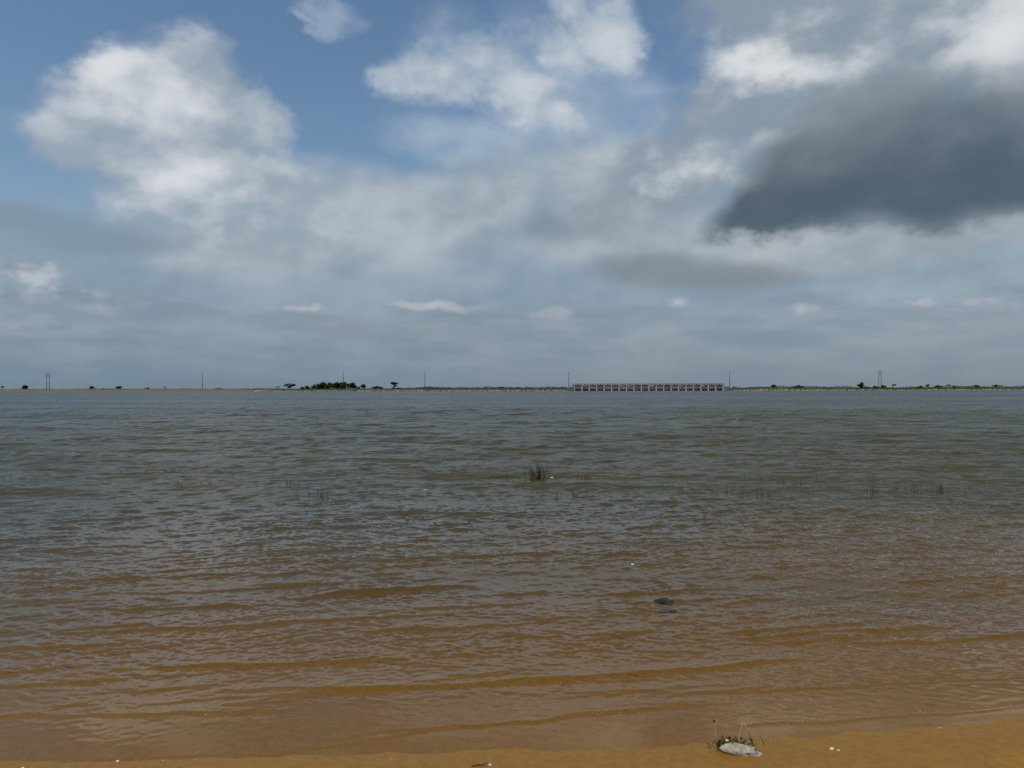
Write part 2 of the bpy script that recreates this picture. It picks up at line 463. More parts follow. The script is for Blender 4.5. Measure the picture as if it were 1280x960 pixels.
BODY_DEEP = (.034, .045, .036)
M_WATER = water_material()

def water_height(X, Y, spacing):
    """sum of wind ripples (with crests pulled sharp) and of the wavelets running up the beach"""
    wr = np.random.default_rng(5)
    depth = -ground_z(X, Y)
    s = Y - shore_y(X)
    H = np.zeros_like(X); DX = np.zeros_like(X); DY = np.zeros_like(X)
    calm = (sstep(s, 0.1, 2.0) * 0.7 + 0.3 * sstep(s, 0.0, 0.3)) * (1.0 + (0.55 - 0.25 * sstep(s, 3, 9)) * vnoise(X * .8, Y * 1.1, 71))
    V = np.zeros_like(X)
    sp_row = spacing.min(axis=1)
    for i in range(170):
        if i < 120:
            lam = 0.065 * (4.0 / 0.065) ** (wr.random() ** 1.45)
            slope = 0.031 * (1.0 if lam < 0.28 else (0.28 / lam) ** 0.7)
            ang = R(-96) + wr.normal() * R(26)                # running towards the beach
        else:
            lam = 0.030 * (0.075 / 0.030) ** wr.random()
            slope = 0.036; ang = R(-96) + wr.normal() * R(45)
        slope *= 0.6 + 0.8 * wr.random()
        dx, dy = math.cos(ang), math.sin(ang)
        k = 2 * math.pi / lam
        p0 = wr.random() * 6.283
        n = int(np.searchsorted(sp_row, lam / 1.5))           # rows fine enough to carry this wave
        V[n:] += 0.5 * slope ** 2
        if n == 0: continue
        Xs, Ys, ss_ = X[:n], Y[:n], s[:n]
        att = sstep(lam / np.maximum(spacing[:n], 1e-4), 1.5, 3.2)
        V[:n] += 0.5 * (slope * (1 - att)) ** 2
        deep = calm[:n] * (1.0 if lam < 0.14 else 0.55 + 0.45 * sstep(ss_, 0.8, 5.0)) if lam < 0.6 else sstep(ss_, 0.3, 3.5 + lam)
        if lam > 0.28: deep = deep * (1 + 0.9 * ((min(lam, 1.3) / 0.28) ** 0.7 - 1) * sstep(ss_, 4.0, 18.0))
        ph = k * (dx * Xs + dy * Ys) + p0
        a = slope / k * att * deep
        H[:n] += a * np.sin(ph - 0.45 * np.sin(ph))
        c = a * np.cos(ph) * 0.8
        DX[:n] += dx * c; DY[:n] += dy * c
    # wavelets with long crests, steep on the beach side: (px, py) of two points of the crest in the photograph
    def wp(px, py):
        d = CAM_H * FPX / (py - HOR)
        return (px - 640) / FPX * d, d
    crests = [((-60, 898), (330, 893), .016), ((180, 880), (520, 862), .010), ((330, 864), (660, 851), .015), ((600, 858), (1000, 828), .020),
              ((300, 941), (560, 908), .011), ((480, 912), (800, 888), .016), ((720, 893), (900, 878), .008), ((960, 904), (1320, 884), .012),
              ((860, 868), (1330, 842), .013), ((80, 948), (330, 936), .007), ((700, 868), (900, 852), .007),
              ((-40, 856), (260, 838), .011), ((120, 838), (440, 822), .014), ((380, 828), (640, 812), .009), ((820, 800), (1100, 776), .010),
              ((80, 792), (560, 768), .015), ((460, 790), (760, 770), .012), ((380, 748), (560, 732), .030), ((-20, 760), (180, 748), .010),
              ((560, 748), (900, 730), .010), ((100, 722), (330, 706), .014), ((600, 706), (820, 690), .015), ((260, 694), (520, 680), .016),
              ((780, 662), (920, 652), .024), ((20, 690), (200, 680), .012), ((870, 720), (1040, 704), .010)]
    for i in range(46):
        py = 770 + 120 * wr.random(); px = -100 + 1400 * wr.random(); L = 40 + 110 * wr.random(); t_ = wr.normal() * .05
        crests.append(((px, py + L * (.05 + t_)), (px + L * 1.6, py - L * (.05 + t_)), (.003 + .005 * wr.random())))
    for i in range(64):
        py = 655 + 150 * wr.random(); px = -100 + 1400 * wr.random(); L = 60 + 150 * wr.random()
        crests.append(((px, py + L * .03), (px + L * 1.6, py - L * .035), (.004 + .008 * wr.random())))
    for j, (a, b, A) in enumerate(crests):
        x0, y0 = wp(*a); x1, y1 = wp(*b)
        u = (X - x0) / (x1 - x0)
        inside = (u > -0.3) & (u < 1.3) & (Y < max(y0, y1) + 2.5) & (Y > min(y0, y1) - 1.5)
        if not inside.any(): continue
        Xi, Yi, ui = X[inside], Y[inside], u[inside]
        yc = y0 + (y1 - y0) * ui + 0.10 * fbm(Xi * 0.9 + j, Xi * 0 + j * 3.7, 5, 60 + j, .6) * (y0 / 4.5)
        t = Yi - yc
        sc = 0.65 + 0.10 * y0
        wf, wb = 0.019 * sc, 0.085 * sc
        prof = np.where(t < 0, np.exp(-(t / wf) ** 2), np.exp(-(t + 2.5 * wf) / wb) * np.exp(2.5 * wf / wb)) - 0.15 * np.exp(-((t + 2.2 * wf) / (2.4 * wf)) ** 2)
        win = sstep(ui, -0.25, 0.25) * sstep(1.25 - ui, 0.0, 0.5) * (0.75 + 0.7 * vnoise(Xi * 2.3 + j * 7, Yi * 0.6, 90 + j))
        H[inside] += (1.35 if y0 < 5 else 1.0) * A * prof * win
    H *= sstep(depth, -0.004, 0.05) * 0.9 + 0.1
    return H, DX, DY, depth, np.sqrt(V)

def build_water():
    th = np.radians(spaced([(-89, -40, 40), (-40, 40, 760), (40, 89, 41)]))
    pr = np.concatenate([np.linspace(640, 220, 560, endpoint=False), np.linspace(220, 40, 580, endpoint=False), np.linspace(40, 12, 110, endpoint=False), np.linspace(12, 1.75, 70)])
    r = 1537.0 / pr
    dr = np.abs(np.gradient(r))
    T, Rr = np.meshgrid(th, r)
    SP = np.repeat(dr[:, None], len(th), 1)
    SP = np.maximum(SP, Rr * np.radians(0.105) * 0.5)
    t = sstep(Rr, 60, 500)
    Y = Rr * np.cos(T); X = Rr * np.sin(T)
    front = np.abs(T) < np.radians(62)
    Y2 = np.where(front, Rr * ((1 - t) * np.cos(T) + t), Y); X2 = np.where(front, np.tan(T) * Y2, X)
    H, DX, DY, depth, lost = water_height(X2, Y2, SP)
    o = grid_mesh('water', X2 + DX, Y2 + DY, H, M_WATER, {'depth': depth, 'ripple': lost})
    o['kind'] = 'structure'
    return o
WATER = build_water()

# ------------------------------------------------------------------ object helpers
def link(name, me, parent=None, loc=(0, 0, 0), rot=(0, 0, 0), scale=(1, 1, 1)):
    o = bpy.data.objects.new(name, me)
    COL.objects.link(o)
    o.parent = parent
    o.location = loc; o.rotation_euler = rot; o.scale = scale
    return o
def tag(o, label, cat, group=None):
    o['label'] = label; o['category'] = cat
    if group: o['group'] = group
    return o
def copy_tree(o, parent=None):
    c = o.copy(); COL.objects.link(c); c.parent = parent
    for ch in list(o.children): copy_tree(ch, c)
    return c
class MB:
    def __init__(self): self.v = []; self.f = []
    def quad_mesh(self, v, f):
        n = len(self.v); self.v += [tuple(p) for p in v]; self.f += [tuple(i + n for i in q) for q in f]
        return self
    def box(self, x0, x1, y0, y1, z0, z1):
        v = [(x, y, z) for z in (z0, z1) for y in (y0, y1) for x in (x0, x1)]
        return self.quad_mesh(v, [(0, 2, 3, 1), (4, 5, 7, 6), (0, 1, 5, 4), (2, 6, 7, 3), (0, 4, 6, 2), (1, 3, 7, 5)])
    def tube(self, pts, rad, n=6):
        pts = [Vector(p) for p in pts]; V = []; Fc = []
        for i, p in enumerate(pts):
            t = (pts[min(i + 1, len(pts) - 1)] - pts[max(i - 1, 0)]).normalized()
            a = t.orthogonal().normalized() if i == 0 else (pa - t * pa.dot(t)).normalized()
            pa = a; b = t.cross(a)
            r = rad[i] if hasattr(rad, '__len__') else rad
            for k in range(n):
                w = 2 * math.pi * k / n
                V.append(p + (a * math.cos(w) + b * math.sin(w)) * r)
        for i in range(len(pts) - 1):
            for k in range(n):
                k2 = (k + 1) % n
                Fc.append((i * n + k, i * n + k2, (i + 1) * n + k2, (i + 1) * n + k))
        Fc.append(tuple(range(n - 1, -1, -1))); Fc.append(tuple((len(pts) - 1) * n + k for k in range(n)))
        return self.quad_mesh(V, Fc)
    def mesh(self, name, material, smooth=False):
        me = bpy.data.meshes.new(name); me.from_pydata(self.v, [], self.f); me.update()
        me.materials.append(material)
        if smooth:
            me.polygons.foreach_set('use_smooth', [True] * len(me.polygons))
        return me
def px_x(px, Y): return (px - 640.0) / FPX * Y
def at_ground(px, py, z=0.0):
    d = (CAM_H - z) * FPX / (py - HOR)
    return px_x(px, d), d
def gz(x, y): return float(ground_z(np.array([x]), np.array([y]))[0])

# ------------------------------------------------------------------ object materials
M_CONC = simple('weathered_concrete', (.46, .45, .43), .85, .25, .5)
M_DECK = simple('dark_deck_concrete', (.13, .125, .12), .85, .3, .5)  # deck and abutments in a darker concrete than the piers
M_GATE = simple('grey_painted_gate_steel', (.25, .25, .25), .6, .3, .4)
M_DARKSTEEL = simple('dark_railing_steel', (.06, .06, .06), .6, .2, 1.0)
M_POLE = simple('weathered_pole', (.085, .075, .065), .85, .25, 1.0)
M_BARK = simple('bark', (.07, .055, .04), .9, .3, 3.0)
LEAF = [simple('leaf_dark', (.026, .042, .014), .6, .45, .9, trans=(.05, .08, .015)),
        simple('leaf_mid', (.045, .078, .018), .6, .45, .9, trans=(.07, .12, .02)),
        simple('leaf_pale', (.075, .100, .028), .65, .4, .9, trans=(.10, .15, .03))]
M_GRASS = simple('bank_grass', (.10, .125, .035), .8, .4, .3, trans=(.12, .15, .03))
M_RIP = simple('pale_riprap_stone', (.46, .43, .37), .9, .35, .8)
M_REED = simple('reed_green', (.065, .058, .028), .7, .4, 30.0)
M_REEDDRY = simple('reed_dry', (.095, .078, .05), .8, .35, 30.0)

# ------------------------------------------------------------------ weir with twenty gates
def build_weir():
    Y = 544.0
    x0, x1 = px_x(718, Y), px_x(904, Y)
    N = 20; bay = (x1 - x0) / N
    root = link('sluice_weir', None, loc=(x0, Y, 0))
    tag(root, 'long low grey concrete weir with twenty gate bays across the far shore', 'weir')
    W = x1 - x0
    pm = MB().box(-.32, .32, 0, 8.5, -2.3, 3.95).box(-.32, .32, -.5, 0, -2.3, 1.2).mesh('pier', M_CONC)
    for i in range(N + 1): link('pier', pm, root, (i * bay, 0, 0))
    gmb = MB().box(.34, bay - .34, .55, .8, 1.75, 3.93)
    for z in (1.85, 2.55, 3.25): gmb.box(.4, bay - .4, .40, .55, z, z + .16)
    for x in (bay * .33, bay * .66): gmb.box(x - .09, x + .09, .37, .55, 1.77, 3.9)
    gms = [gmb.mesh('gate', m_) for m_ in (M_GATE, simple('rust_streaked_gate_steel', (.21, .185, .17), .7, .45, .8), simple('faded_gate_steel', (.31, .30, .30), .6, .3, .6))]
    sm = MB().box(.34, bay - .34, 2.6, 8.3, -2.2, .25).mesh('sill', M_CONC)
    hm = MB().box(bay * .4, bay * .6, 1.6, 2.3, 4.42, 4.85).mesh('gate_hoist', M_DARKSTEEL)
    for i in range(N):
        link('gate', gms[(i * 7 + i // 3) % 3], root, (i * bay, 0, .02 * math.sin(i * 2.3) - (.3 if i in (1, 6, 7, 14) else .55 if i in (10, 17) else 0.03)))
        link('sill', sm, root, (i * bay, 0, 0))
        link('gate_hoist', hm, root, (i * bay, 0, 0))
    link('deck', MB().box(-1.2, W + 1.2, .05, 8.8, 3.96, 4.40).mesh('deck', M_DECK), root)
    for yy in (.1, 8.6):
        r = MB().box(-1.2, W + 1.2, yy, yy + .10, 5.05, 5.17).box(-1.2, W + 1.2, yy + .02, yy + .08, 4.72, 4.80)
        n = int(W / 2.65)
        for k in range(n + 1):
            x = k * W / n
            r.box(x - .05, x + .05, yy + .01, yy + .09, 4.41, 5.04)
        link('railing', r.mesh('railing', M_DARKSTEEL), root)
    for xa, xb in ((-4.0, -.34), (W + .34, W + 4.5)):
        link('abutment', MB().box(xa, xb, -.4, 12, -2.4, 2.4).box(xa + .5, xb - .5, .8, 8, 2.402, 2.9).mesh('abutment', M_DECK), root)
build_weir()

# ------------------------------------------------------------------ power line along the far bank
def build_poles():
    def shaft(h): return MB().tube([(0, 0, -1.0), (0, 0, h)], [.23, .14], 8).mesh('shaft', M_POLE, True)
    arm = MB().box(-1.1, 1.1, -.08, .08, -.09, .09).mesh('crossarm', M_POLE)
    ins = MB().tube([(0, 0, .09), (0, 0, .2), (0, 0, .34)], [.06, .11, .05], 8).mesh('insulator', M_CONC, True)
    def pole(px, h, label, lamp=False):
        Y = 566.0; x = px_x(px, Y)
        r = link('utility_pole', None, loc=(x, Y, gz(x, Y)))
        tag(r, label, 'utility pole', 'power poles along the far bank')
        link('shaft', shaft(h), r)
        a = link('crossarm', arm, r, (0, -.2, h - .55), (0, 0, R(random.uniform(50, 70))))
        for q in (-1.0, 0.0, 1.0): link('insulator', ins, a, (q, 0, 0))
        if lamp:
            la = link('lamp_arm', MB().tube([(0, 0, 0), (.9, 0, .55), (2.1, 0, .75)], .07, 6).mesh('lamp_arm', M_POLE), r, (.1, 0, h - .5))
            link('lamp_head', MB().box(1.9, 2.8, -.18, .18, .66, .84).mesh('lamp_head', M_GATE), la)
    pole(253, 12.0, 'thin dark utility pole alone on the bare sandy far bank')
    pole(429, 12.6, 'dark utility pole rising behind the dense green grove')
    pole(531, 12.6, 'dark utility pole standing on the low grassy green bank')
    pole(711, 12.2, 'dark utility pole between the low green shrubs and the weir')
    pole(912, 12.2, 'dark utility pole with a short lamp arm beside the weir abutment', True)
    def pylon(px, h, w, label):
        Y = 566.0; x = px_x(px, Y)
        r = link('twin_pole_pylon', None, loc=(x, Y, gz(x, Y)))
        tag(r, label, 'pylon', 'twin pole pylons along the far bank')
        sh = MB().tube([(0, 0, -1.0), (0, 0, h)], [.22, .15], 8).mesh('leg', M_POLE, True)
        for q in (-w, w): link('leg', sh, r, (q, 0, 0))
        for z in (h - .4, h - 2.6):
            link('crossbeam', MB().box(-w - .7, w + .7, -.32, -.15, -.1, .1).mesh('crossbeam', M_POLE), r, (0, 0, z))
        link('brace', MB().tube([(-w, -.25, h - 2.6), (w, -.25, h - .5)], .06, 5).tube([(-w, -.34, h - .5), (w, -.34, h - 2.6)], .06, 5).mesh('brace', M_POLE), r)
    pylon(60, 12.2, 1.0, 'tall double pole pylon standing on the bare sandy bank')
    pylon(1100, 12.8, .85, 'tall double pole pylon rising among scattered bushes and trees')
build_poles()

# ------------------------------------------------------------------ trees and shrubs of the far bank
def crown_mesh(clumps, n, size, material, seed, flat=1.0):
    """leaf-sized folded faces spread through the volume of a set of clumps (x, y, z, radius)"""
    rr = np.random.default_rng(seed)
    cl = np.array(clumps, dtype=float)
    w = cl[:, 3] ** 2; pick = rr.choice(len(cl), n, p=w / w.sum())
    dirs = rr.normal(size=(n, 3)); dirs /= np.linalg.norm(dirs, axis=1)[:, None]
    rad = rr.random(n) ** 0.45 * cl[pick, 3] * (0.75 + 0.5 * rr.random(n))
    P = cl[pick, :3] + dirs * rad[:, None] * np.array([1, 1, flat])
    a = rr.normal(size=(n, 3)); a /= np.linalg.norm(a, axis=1)[:, None]
    b = np.cross(a, rr.normal(size=(n, 3))); b /= np.linalg.norm(b, axis=1)[:, None]
    s = size * (0.6 + 0.8 * rr.random(n))[:, None]
    up = np.cross(a, b) * s * .25
    v = np.stack([P - a * s, P - b * s * .45 + up, P + a * s, P + b * s * .45 + up], 1).reshape(-1, 3)
    me = bpy.data.meshes.new('crown')
    f = np.arange(n * 4).reshape(n, 4)
    me.from_pydata(v.tolist(), [], np.concatenate([f[:, [0, 1, 2]], f[:, [0, 2, 3]]]).tolist())
    me.materials.append(material)
    return me
def trunk_mesh(h, r, limbs):
    m = MB().tube([(0, 0, -.4), (.03 * h, 0, h * .5), (0, .02 * h, h)], [r * 1.3, r, r * .6], 7)
    for e in limbs:
        m.tube([(0, 0, h * .7), (e[0] * .5, e[1] * .5, (h * .7 + e[2]) * .52), e], [r * .55, r * .4, r * .15], 5)
    return m.mesh('trunk', M_BARK, True)
def tree_kind(kind, k, li):
    """unit trees about 5 m tall; returns (trunk, crown)"""
    rr = random.Random(k * 31 + 7)
    u = rr.uniform
    if kind == 'round':
        cl = [(u(-1.2, 1.2), u(-1, 1), u(1.0, 4.0), u(.8, 1.2)) for _ in range(12)]
        return trunk_mesh(2.2, .16, [(c[0], c[1], c[2]) for c in cl[:5]]), crown_mesh(cl, 1500, .34, LEAF[li], k)
    if kind == 'umbrella':
        cl = [(u(-2.6, 2.6), u(-1.5, 1.5), u(2.9, 4.1), u(.65, 1.0)) for _ in range(11)] + [(0, 0, 4.4, .7)] + [(u(-1.7, 1.7), u(-.8, .8), u(.8, 2.6), u(.6, .9)) for _ in range(6)]
        return trunk_mesh(3.0, .17, [(c[0], c[1], c[2]) for c in cl[:6]]), crown_mesh(cl, 1300, .34, LEAF[li], k, .8)
    if kind == 'tiered':
        cl = [(u(-1.0, 1.0), u(-.7, .7), u(3.9, 4.8), u(.5, .8)) for _ in range(6)] + [(u(-.9, .9), u(-.6, .6), u(1.9, 2.6), u(.4, .6)) for _ in range(3)] \
            + [(u(-.8, 1.6), u(-.5, .5), u(.3, .7), u(.5, .7)) for _ in range(4)]
        return trunk_mesh(4.0, .15, [(c[0], c[1], c[2]) for c in cl[:6]]), crown_mesh(cl, 1200, .32, LEAF[li], k)
    if kind == 'sparse':
        cl = [(u(-1.4, 1.4), u(-1.1, 1.1), u(2.4, 4.7), u(.3, .55)) for _ in range(8)]
        return trunk_mesh(3.0, .12, [(c[0], c[1], c[2]) for c in cl]), crown_mesh(cl, 500, .32, LEAF[li], k)
    # bush: foliage down to the ground
    cl = [(u(-2.0, 2.0), u(-1.1, 1.1), u(.5, 1.9), u(.6, 1.0)) for _ in range(10)] + [(u(-.6, .6), 0, u(2.2, 2.8), u(.7, .9)) for _ in range(2)]
    return trunk_mesh(1.4, .12, [(c[0], c[1], c[2]) for c in cl[:5]]), crown_mesh(cl, 1400, .32, LEAF[li], k, .9)
KINDS = {}
def plant(name, px, top, bot, wpx, kind, li, label, cat, group=None, Y=None, var=0):
    Y = Y or random.uniform(560, 572)
    key = (kind, li, var)
    if key not in KINDS: KINDS[key] = tree_kind(kind, len(KINDS) + 1, li)
    tm, cm = KINDS[key]
    base_w = {'round': 3.9, 'umbrella': 6.4, 'tiered': 3.0, 'sparse': 3.6, 'bush': 5.6}[kind]
    base_h = {'round': 4.9, 'umbrella': 5.1, 'tiered': 5.2, 'sparse': 5.0, 'bush': 3.4}[kind]
    x = px_x(px, Y)
    z = gz(x, Y)
    h = CAM_H + (HOR - (px - 640) * .00175 - top) / FPX * Y - z    # up to the seen top (the camera is rolled 0.1 degree)
    h = max(h, .7)
    sw = 1.15 * wpx / FPX * Y / base_w
    r = link(name, None, loc=(x, Y, z), rot=(0, 0, random.uniform(-.5, .5)), scale=(sw, (sw + h / base_h) / 2, h / base_h))
    tag(r, label, cat, group)
    link('trunk', tm, r); link('crown', cm, r)
    return r
def build_plants():
    sand = 'small lone trees on the sandy bank'
    plant('small_tree', 3, 482, 488, 4, 'sparse', 0, 'thin dark sapling on the sandy bank beyond the round dark tree', 'tree', sand)
    plant('small_tree', 31, 481, 488, 7.5, 'round', 0, 'round dark tree on the sandy bank beside the double pole pylon', 'tree', sand)
    plant('small_bush', 77, 486, 488, 4, 'bush', 0, 'tiny dark bush on the bare sandy bank just past the double pole pylon', 'bush')
    plant('small_tree', 115, 482.3, 488, 6, 'round', 0, 'small dark tree alone on the bare sandy bank', 'tree', sand, var=1)
    plant('small_bush', 129, 485, 488, 3, 'bush', 0, 'tiny shrub between the two small trees on the sandy bank', 'bush')
    plant('small_tree', 148, 482.6, 488, 6.5, 'round', 1, 'small ragged green tree on the sandy bank near a tiny shrub', 'tree', sand)
    plant('small_bush', 184, 484, 488, 6, 'bush', 0, 'low dark pointed bush on the bare sandy bank', 'bush')
    plant('small_tree', 206, 483.3, 488, 3.5, 'sparse', 0, 'very thin short sapling on the sandy bank near the lone pole', 'tree', sand)
    plant('small_bush', 273, 485, 488, 9, 'bush', 0, 'flat dark bush on the sandy bank beside the lone thin pole', 'bush')
    near = 'trees around the dense grove'
    plant('small_tree', 347, 483, 488, 6.5, 'sparse', 1, 'sparse yellowish green tree near the umbrella shaped tree', 'tree', near)
    plant('spreading_tree', 362, 479, 488, 14, 'umbrella', 0, 'dark umbrella shaped tree standing apart from the dense grove', 'tree', near)
    plant('bush', 382, 482, 488, 13, 'bush', 0, 'dark rounded bush between umbrella shaped tree and dense grove', 'bush', near)
    for i, (px, top, w) in enumerate([(393, 481.5, 10), (400, 479.5, 12), (405, 478.2, 13), (412, 479, 13), (418, 478.6, 14), (425, 479, 13), (431, 478.2, 14), (438, 479, 12), (442, 480.5, 9)]):
        plant('grove_tree', px, top - .8, 488, w * .8, 'round' if i % 3 else 'bush', 0 if i % 4 == 1 else 1, 'leafy green tree packed tightly into the dense grove', 'tree', 'trees of the dense grove', Y=562 + 4 * (i % 3), var=i % 3)
    for px in (424, 430):
        plant('small_bush', px, 486.5, 490, 7, 'bush', 0, 'dark bush at the water edge below the dense grove', 'bush', 'bushes below the grove', Y=553.5)
    plant('small_tree', 453, 480.3, 488, 7, 'round', 0, 'small dark tree with full crown just past the dense grove', 'tree', near, var=2)
    plant('small_bush', 448, 483, 488, 5, 'bush', 0, 'dark little bush in the gap beside the dense grove', 'bush', near)
    plant('bush', 471, 482.4, 488, 13, 'bush', 1, 'wide low green bush between the grove and the tiered tree', 'bush', near, var=1)
    plant('tiered_tree', 493, 478, 488, 8.5, 'tiered', 0, 'tall dark tiered tree with foliage gap at its middle', 'tree', near, var=1)
    plant('bush', 498, 484.5, 489, 9, 'bush', 1, 'low green bush at the foot of the tall tiered tree', 'bush', near)
    plant('small_bush', 538.5, 483.7, 488, 5.5, 'bush', 0, 'dark round bush beside the utility pole on the grassy bank', 'bush')
    for i in range(17):
        px = 560 + i * 9.6 + random.uniform(-3, 3)
        plant('low_shrub', px, random.uniform(483.2, 485.2), 488, random.uniform(7, 13), 'bush', 2 if i % 3 else 1,
              'low light green shrub in the row running up to the weir', 'shrub', 'shrub row beside the weir', var=i % 2)
    right = 'scattered trees on the right bank'
    plant('small_tree', 967, 480.3, 487, 5.5, 'round', 0, 'small brownish dark tree near the weir and its lamp pole', 'tree', right, var=1)
    plant('spreading_bush', 998, 481.5, 487, 13, 'bush', 0, 'wide flat dark bush alone on the thin scrub bank', 'bush', right, var=2)
    plant('tall_bush', 1075, 478, 487, 7, 'round', 0, 'dark rounded tree with yellow scrub at its foot near double pole pylon', 'tree', right, var=2)
    for px, t, w, L in ((1083, 483, 6, 'pale yellow green scrub bush between dark tree and double pole pylon'),
                        (1094, 482, 7, 'light green bush touching the near leg of the double pole pylon'),
                        (1104, 481, 7, 'taller light green bush just past the double pole pylon')):
        plant('scrub_bush', px, t, 487, w, 'bush', 2, L, 'bush', right)
    plant('palm_like_tree', 1117, 480, 487, 6, 'sparse', 1, 'thin open tree with feathery top past the double pole pylon', 'tree', right)
    plant('dark_bush', 1150, 481.8, 487, 8, 'bush', 0, 'dense dark globe shaped bush with brownish tint', 'bush', right)
    plant('open_tree', 1161, 480, 487, 7, 'sparse', 1, 'thin open green tree between the two dense dark bushes', 'tree', right, var=1)
    plant('dark_bush', 1173, 481, 487, 10, 'bush', 0, 'largest dense dark bush on the scrub bank beside a thin open tree', 'bush', right, var=1)
    plant('open_tree', 1185, 480.5, 487, 5, 'sparse', 1, 'leaning thin sapling past the largest dense dark bush', 'tree', right)
    plant('small_tree', 1193, 482, 487, 5.5, 'tiered', 0, 'short ragged dark tree beside a leaning thin sapling', 'tree', right)
    plant('spreading_tree', 1220, 481, 487, 9.5, 'umbrella', 0, 'small flat topped tree alone over the scrub', 'tree', right, var=1)
    plant('small_tree', 1245, 480.6, 487, 9, 'umbrella', 1, 'flat topped greenish tree with bushy base over the scrub', 'tree', right, var=2)
build_plants()

def strip_foliage(name, px0, px1, n, h, label, cat, material, size=.22, seed=3, Y=(553, 560), density=None):
    rr = np.random.default_rng(seed)
    px = rr.uniform(px0, px1, n); Yy = rr.uniform(*Y, n)
    if density is not None:
        keep = rr.random(n) < np.clip(.5 + 1.6 * fbm(px / 9.0, px * 0, 3, seed), .08, 1)
        px, Yy = px[keep], Yy[keep]; n = len(px)
    X = (px - 640) / FPX * Yy
    hh = h * (.35 + 1.1 * np.clip(.5 + fbm(X / 6.0, Yy * 0, 3, seed + 5), 0, 1))
    Z = ground_z(X, Yy) + rr.random(n) * hh
    P = np.stack([X, Yy, Z], 1)
    a = rr.normal(size=(n, 3)); a[:, 2] = np.abs(a[:, 2]) + .6; a /= np.linalg.norm(a, axis=1)[:, None]
    b = np.cross(a, rr.normal(size=(n, 3))); b /= np.linalg.norm(b, axis=1)[:, None]
    s = size * (.6 + .8 * rr.random(n))[:, None]
    v = np.stack([P - a * s, P - b * s * .4, P + a * s, P + b * s * .4], 1).reshape(-1, 3)
    me = bpy.data.meshes.new(name)
    me.from_pydata(v.tolist(), [], np.arange(n * 4).reshape(n, 4).tolist()); me.materials.append(material)
    o = link(name, me); o['kind'] = 'stuff'; tag(o, label, cat)
strip_foliage('bank_grass', 500, 560, 5000, .9, 'short green grass on the bank around the utility pole', 'grass', M_GRASS, .25, 4)
strip_foliage('low_scrub', 915, 1330, 16000, 1.2, 'thin low scrub running along the bank past the weir', 'scrub', LEAF[1], .24, 8, (556, 572))
strip_foliage('shore_scrub', 552, 716, 7000, 1.0, 'low green growth under the row of shrubs', 'scrub', LEAF[2], .22, 12, (554, 562))
strip_foliage('dry_scrub', -60, 350, 3500, .45, 'sparse dry tufts scattered along the sandy bank', 'scrub', M_REEDDRY, .2, 15, (556, 572), 1)

strip_foliage('drift_litter', -60, 330, 2600, .25, 'dark drift litter and dry stalks along the sandy waterline', 'litter', M_BARK, .22, 17, (549, 556), 1)

def riprap(px0, px1, n, seed):
    rr = random.Random(seed)
    ico = bmesh.new(); bmesh.ops.create_icosphere(ico, subdivisions=1, radius=1.0)
    iv = [v.co.copy() for v in ico.verts]; fi = [[v.index for v in f.verts] for f in ico.faces]; ico.free()
    mb = MB()
    for i in range(n):
        px = rr.uniform(px0, px1)
        Y0 = float(far_y(np.array([px_x(px, 550)]))[0])
        Y = Y0 + rr.uniform(-.6, 2.4); x = px_x(px, Y); z = gz(x, Y)
        s = rr.uniform(.18, .42); e = [rr.uniform(.7, 1.35) for _ in range(3)]
        mb.quad_mesh([(x + v.x * s * e[0] * rr.uniform(.8, 1.2), Y + v.y * s * e[1], z + .1 + v.z * s * e[2] * .8) for v in iv], fi)
    o = link('riprap', mb.mesh('riprap', M_RIP)); o['kind'] = 'stuff'
    return o
tag(riprap(318, 714, 620, 2), 'pale loose stones along the waterline below the grove and shrubs', 'stones')
tag(riprap(916, 1310, 560, 3), 'pale loose stones along the waterline past the weir', 'stones')

